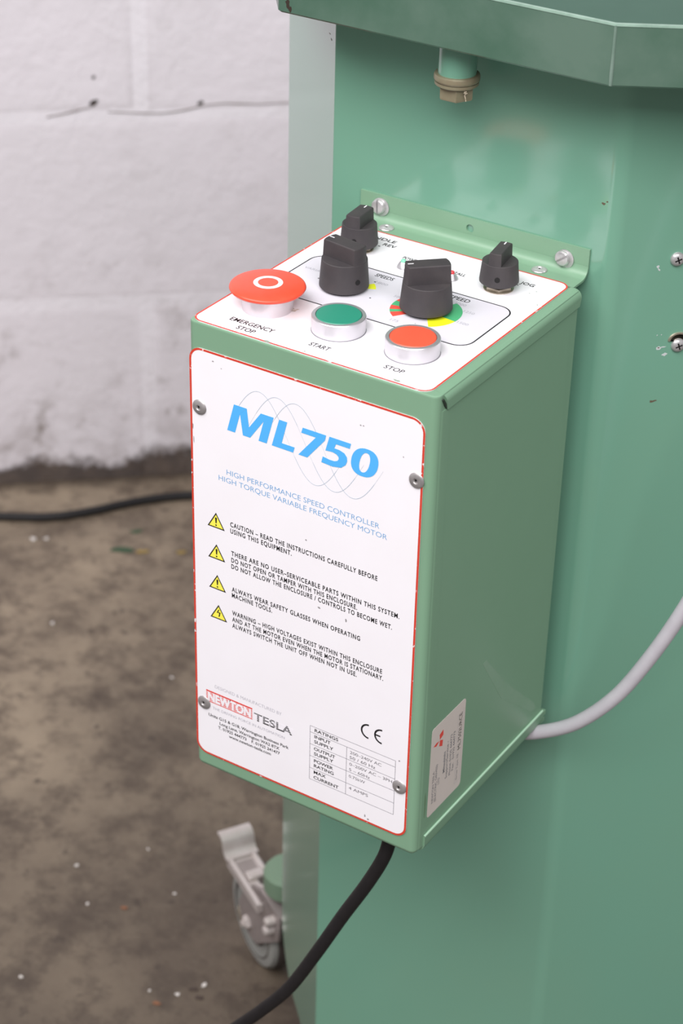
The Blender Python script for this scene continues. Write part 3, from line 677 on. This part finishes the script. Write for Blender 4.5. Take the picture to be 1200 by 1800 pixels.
# emergency stop
E0 = (26.6, 33.8)
mb = MB(); mb.lathe([(13.2, T0), (13.3, T0 + .4), (14.0, 9.4), (13.8, 10.4), (11, 10.6)], E0, TOP, 48)
es = obj('emergency_stop_button', mb, m_alu, box, sharp=30); tag(es, label='red mushroom emergency stop button on silver collar')
mb = MB(); mb.lathe([(10.5, 10.2), (17.2, 10.6), (19.4, 11.4), (20.0, 12.4), (19.7, 13.2), (18.4, 13.9), (14, 14.5), (9, 14.8), (4, 14.9)], E0, TOP, 64)
obj('mushroom_cap', mb, m_redcap, es, sharp=70)
mb = MB(); dome = lambda r: 14.95 - (r / 14) ** 2 * .42
n = 48; rr = [(r, dome(r) + (.12 if 0 < i < 3 else 0)) for i, r in enumerate((5.3, 5.5, 7.5, 7.7))]
mb.stack([[TOP(E0[0] + .2 + r * math.cos(2 * math.pi * i / n), E0[1] + .2 + r * math.sin(2 * math.pi * i / n), h) for i in range(n)] for r, h in rr], caps=False)
obj('white_ring', mb, m_white, es)
m_bg = mat('brown_grease', (226, 218, 216), .6, vary=1., vscale=420, rgb2=(176, 156, 142), thr=(.45, .62))
for x_, y_, a_, b_, r_2 in ((38.6, 38.4, 3.6, 2.2, .9), (12.6, 40.6, 3.0, 2.0, -.8)):
    mb = MB(); mb.poly(blotch(x_, y_, a_, b_, 15, r_2), TOP, hT + .01); obj('grease_stain', mb, m_bg, top, fix=False, flat=True)
# push buttons
for c, m, lab in (((70.6, 33.6), m_greenbtn, 'round green push button in a silver bezel, marked START'), ((114.4, 33.8), m_redbtn, 'round orange-red push button in a silver bezel, marked STOP')):
    mb = MB(); mb.lathe([(13.7, T0), (14.0, T0 + .3), (14.0, 8.6), (13.7, 9.0), (12.0, 9.1), (11.9, 7.4), (4, 7.4)], c, TOP, 56)
    b = obj('push_button', mb, m_alu, box, sharp=30); tag(b, label=lab)
    mb = MB(); mb.lathe([(11.75, 7.2), (11.75, 8.9), (11.4, 9.3), (8, 9.45), (3, 9.5)], c, TOP, 56); obj('button_cap', mb, m, b, sharp=40)
    mb = MB(); mb.lathe([(14.05, T0 + .02), (14.25, T0 + .05), (14.25, T0 + .25), (14.0, T0 + .3)], c, TOP, 56); obj('gasket', mb, m_dgrey, b)
# pointer knobs
def knob(c, r0, r1, r2, zb_, zs, zt_, ang, bw, lab, mark_end, screw_az, nut=True):
    mb = MB(); rs = r0 + (r2 - r0) * (zs - zb_) / (zt_ - zb_)
    mb.lathe([(r0 - .7, zb_), (r0, zb_ + .6), (r0, zb_ + 1.6), (rs, zs - .25), (rs - .3, zs), (2, zs)], c, TOP, 56)
    mb.stack([[TOP(a, b, h) for a, b in slabbed(c[0], c[1], r, w_, ang)] for r, w_, h in ((rs - .02, bw, zs - 3), (r2 + .1, bw * .93, zt_ - .9), (r2 - .2, bw * .88, zt_ - .3), (r2 - .9, bw * .8, zt_))])
    k = obj('rotary_knob', mb, m_knob, box, sharp=38); tag(k, label=lab)
    ca, sa = math.cos(ang), math.sin(ang); e = mark_end
    q = [(c[0] + x * ca - y * sa, c[1] + x * sa + y * ca) for x, y in ((e * (r2 - 1.1), -.35), (e * (r2 - 4.2), -.35), (e * (r2 - 4.2), .35), (e * (r2 - 1.1), .35))]
    m2 = MB(); m2.prism(q, zt_ - .2, zt_ + .06, TOP); obj('pointer_mark', m2, m_white, k)
    az = math.radians(screw_az); zc = zb_ + (zs - zb_) * .42; rz = r0 + (r2 - r0) * (zc - zb_) / (zt_ - zb_)
    nv = Vector((math.cos(az), math.sin(az), 0)); tv = Vector((-math.sin(az), math.cos(az), 0)); o3 = Vector((c[0], c[1], zc)) + nv * (rz - .35)
    def HM(a, b, h): p = o3 + tv * a + Vector((0, 0, 1)) * b + nv * h; return (p.x, p.y, p.z)
    m3 = MB(); m3.lathe([(1.45, -2), (1.45, .62), (.9, .62)], (0, 0), HM, 16); obj('set_screw_hole', m3, m_hole, k)
    if nut:
        m4 = MB(); m4.lathe([(7.4, T0), (7.4, T0 + 2.0), (6.6, T0 + 2.5)], c, TOP, 6); m4.lathe([(8.2, T0), (8.2, T0 + .5), (7.8, T0 + .6)], c, TOP, 28); m4.lathe([(4, T0), (4, zb_ + .2)], c, TOP, 16)
        obj('lock_nut', m4, m_nut, k, sharp=20)
    else:
        m4 = MB(); m4.lathe([(10, T0), (10, zb_ + .2)], c, TOP, 28); obj('knob_shaft', m4, m_hole, k)
    return k
knob(K1, 13.3, 0, 11.6, 1.6, 17.5, 26.6, math.radians(-9), 5.0, 'large black pointer knob at the left, below SPEEDS lettering', -1, -24, False)
knob(K2, 13.9, 0, 11.8, 2.2, 17.2, 27.4, math.radians(44), 5.0, 'large black pointer knob over the coloured dial', -1, 150, False)
knob(KA, 10.5, 0, 9.1, 3.4, 15.6, 22.8, math.radians(95), 4.5, 'small black pointer knob at the rear left', 1, -75)
knob(KJ, 10.6, 0, 9.0, 4.4, 16.6, 23.8, math.radians(99), 3.6, 'small black pointer knob at the rear right, marked JOG', 1, -68)
# indicator lamps
for c, m, lab in (((58.2, 117.4), m_ledg, 'pale green indicator lamp'), ((87.0, 119.8), m_ledr, 'red indicator lamp')):
    mb = MB(); mb.lathe([(3.7, T0), (3.5, T0 + .8), (2.2, 3.4), (1.8, 3.8)], c, TOP, 28); l = obj('indicator_lamp', mb, m_alu, box); tag(l, label=lab)
    mb = MB(); mb.lathe([(1.5, 3.4), (1.5, 4.4), (1.1, 5.0), (.5, 5.3)], c, TOP, 20); obj('lens', mb, m, l, sharp=60)

# --- sticker on the side
st = fillet([(11.0, -268.8), (48.0, -268.8), (48.6, -208.0), (11.8, -208.0)], [2.5, 2.5, 2.5, 2.5], 5)
mb = MB(); mb.prism(st, -.3, -.12, SIDE); sticker = obj('service_sticker', mb, m_sticker, side); tag(sticker, label='grey paper service sticker with red three-diamond logo')
def SV(y0): return lambda s_, t_, h: SIDE(y0 - t_, s_, h)            # lettering that reads upwards
hS = -.08
def stx(lines, m):
    for q_, y, z0, z1, c, bo in lines:
        mb = MB(); text(mb, q_, z0, z1, 0, c, SV(y), hS, bo); obj('sticker_line', mb, m, side, fix=False, flat=True)
stx((('NEWTON TESLA', 17.0, -261, -239, 2.0, .01), ('(ELECTRIC DRIVES)', 20.0, -262, -236, 2.0, .01), ('LTD', 23.0, -251.5, -247, 2.0, .01),
     ('Mitsubishi', 28.4, -247, -232.4, 2.2, .02), ('Support/Service -', 31.4, -253, -227, 2.2, .012), ('Phone: 01925 444773', 35.2, -253.2, -224.6, 2.1, .012), ('Fax:   01925 444773', 38.4, -252, -224.6, 2.1, .012), ('Drive Type: FR', 43.6, -262, -243.4, 2.0, 0)), m_dgrey)
stx((('ML7502URCE', 45.2, -241.0, -215.6, 3.4, .0),), m_black)
mb = MB(); L2 = lambda a, b, c, d: mb.poly([(a, b), (c, b), (c, d), (a, d)], SIDE, hS)
L2(40.6, -264, 40.75, -215.5); L2(46.6, -264, 46.75, -214); L2(40.6, -264, 46.7, -263.85); obj('sticker_frame', mb, m_lgrey, side, fix=False, flat=True)
for q in ([(24.3, -214.8), (20.4, -216.3), (21.0, -219.9), (24.6, -218.5)], [(21.2, -220.3), (24.5, -222.0), (24.0, -226.0), (20.6, -224.2)], [(20.6, -220.4), (17.2, -219.9), (14.1, -220.8), (17.4, -222.2)]):
    mb = MB(); mb.poly(q, SIDE, hS); obj('red_diamond', mb, m_logored, side, fix=False, flat=True)

# ---------------------------------------------------------------- cables
gp = smooth_path([(112, 132, -287), (122, 138, -295), (136, 142, -297.5), (152, 142, -291), (176, 141, -273), (199, 141, -244), (217, 141, -209), (232, 141, -173), (244, 140, -138), (256, 138, -95), (272, 140, -40), (300, 160, 30), (330, 230, 70), (345, 300, 80)], 8)
mb = MB(); mb.tube(gp, 4.3, 18)
gc = obj('power_cable', mb, m_greyc, at=(150, 140, -290)); tag(gc, 'thick pale grey cable curving up from the rear bottom corner of the control box', 'cable')
bp_ = smooth_path([(123, 26, -286), (121, 23, -300), (118.9, 20.0, -316.6), (108.2, 20.0, -343.2), (91.7, 20.0, -377.7), (73.6, 20.0, -417.3), (54.3, 20.0, -456.7), (34.0, 20.0, -487.4), (12.9, 20.0, -515.8), (-14, 17, -550), (-62, 6, -606), (-130, -20, -680), (-210, -45, -745), (-290, -60, -775.8), (-420, -70, -776), (-600, -60, -776)], 8)
mb = MB(); mb.tube(bp_, 4.1, 18)
bc = obj('motor_cable', mb, m_blackc, at=(120, 25, -290)); tag(bc, 'thick black cable hanging from the underside of the control box', 'cable')
fp = smooth_path([(-1050, 610, -FL + 5), (-930, 660, -FL + 5), (-822, 723, -FL + 5), (-772, 757, -FL + 5), (-741, 795, -FL + 5), (-709, 845, -FL + 5), (-668, 888, -FL + 5), (-600, 935, -FL + 5), (-500, 985, -FL + 5), (-380, 1080, -FL + 5), (-150, 1290, -FL + 5), (250, 1620, -FL + 5), (900, 2190, -FL + 5), (1500, 2700, -FL + 5)], 8)
mb = MB(); mb.tube(fp, 5, 14)
fc = obj('floor_cable', mb, m_blackc, at=(-750, 790, -FL)); tag(fc, 'black cable lying on the concrete floor along the white wall', 'cable')

# ---------------------------------------------------------------- bits on the floor
random.seed(5)
def flake(name, x, y, a, b, rot, m, label, cat, group=None, th=1.2):
    mb = MB(); mb.prism(blotch(x, y, a, b, 9, rot), -FL, -FL + th, TOP, .3); tag(obj(name, mb, m, at=(x, y, -FL)), label, cat, group)
m_fg = mat('green_flake', (58, 82, 60), .8); m_fy = mat('ochre_flake', (150, 126, 70), .8); m_fw = mat('white_crumb', (214, 208, 204), .7); m_fd = mat('dark_crumb', (66, 54, 48), .8); m_fo = mat('rusty_crumb', (128, 86, 62), .8)
flake('paint_flake', -666, 752, 13, 5.5, .6, m_fg, 'largest dark green flake on the floor left of the control box, touching an ochre flake', 'flake')
flake('paint_flake', -646, 762, 8, 4, .6, m_fy, 'ochre flake on the floor beside the largest green flake', 'flake')
flake('paint_flake', -677, 792, 8, 4, .7, m_fg, 'small dark green flake on the floor nearer the wall, under the black floor cable', 'flake')
flake('paint_flake', -602, 810, 8, 9, .4, m_fg, 'dark green flake on the floor close to the left edge of the control box', 'flake')
flake('paint_flake', -608, 786, 6, 3, .7, m_fy, 'yellowish flake on the floor against the left edge of the control box', 'flake')
for i, (x, y, a, lb) in enumerate(((-764, 713, 6, 'largest white crumb on the floor below the black floor cable, far left'), (-752, 722, 4, 'smaller white crumb touching the largest one below the floor cable'),
    (-638, 595, 3.6, 'white crumb alone on the floor left of the third warning triangle'), (-474, 589, 2.4, 'tiny pale crumb on the floor just left of the control box'), (-372, 310, 2.6, 'upper of two white crumbs on the floor left of the caster'),
    (-332, 276, 2.6, 'lower of two white crumbs on the floor left of the caster'), (-322, 174, 2.6, 'white crumb on the floor at the lower left corner of the photo'), (-200, 232, 2.8, 'white crumb on the floor left of the dark crumbs'),
    (-188, 253, 3.4, 'white crumb on the floor just above the dark crumbs'), (-332, 364, 2.0, 'pale crumb on the floor left of the brake pedal toe'), (-276, 330, 2.0, 'pale crumb on the floor left of the caster wheel'), (-222, 222, 1.8, 'faint pale crumb on the floor beside the rusty speck'))):
    flake('grit_crumb', x, y, a * .8, a * .55, i, m_fw, lb, 'grit', 'pale crumbs scattered on the floor')
for x, y, lb in ((-192, 244, 'left dark crumb of dirt on the floor, below a white crumb'), (-182, 239, 'right dark crumb of dirt on the floor, nearer the hanging black cable')): flake('dark_crumb', x, y, 4, 2.2, .5, m_fd, lb, 'grit', 'dark crumbs on the floor by the hanging cable')
for x, y, lb in ((-208, 214, 'rusty orange speck on the floor beside white crumbs at the bottom'), (-302, 290, 'rusty speck on the open floor between two white crumbs and the caster'), (-72, 262, 'ochre speck on the floor under the cabinet edge, right of the hanging cable')): flake('rust_crumb', x, y, 3.4, 1.8, .3, m_fo, lb, 'grit', 'rusty specks on the floor')
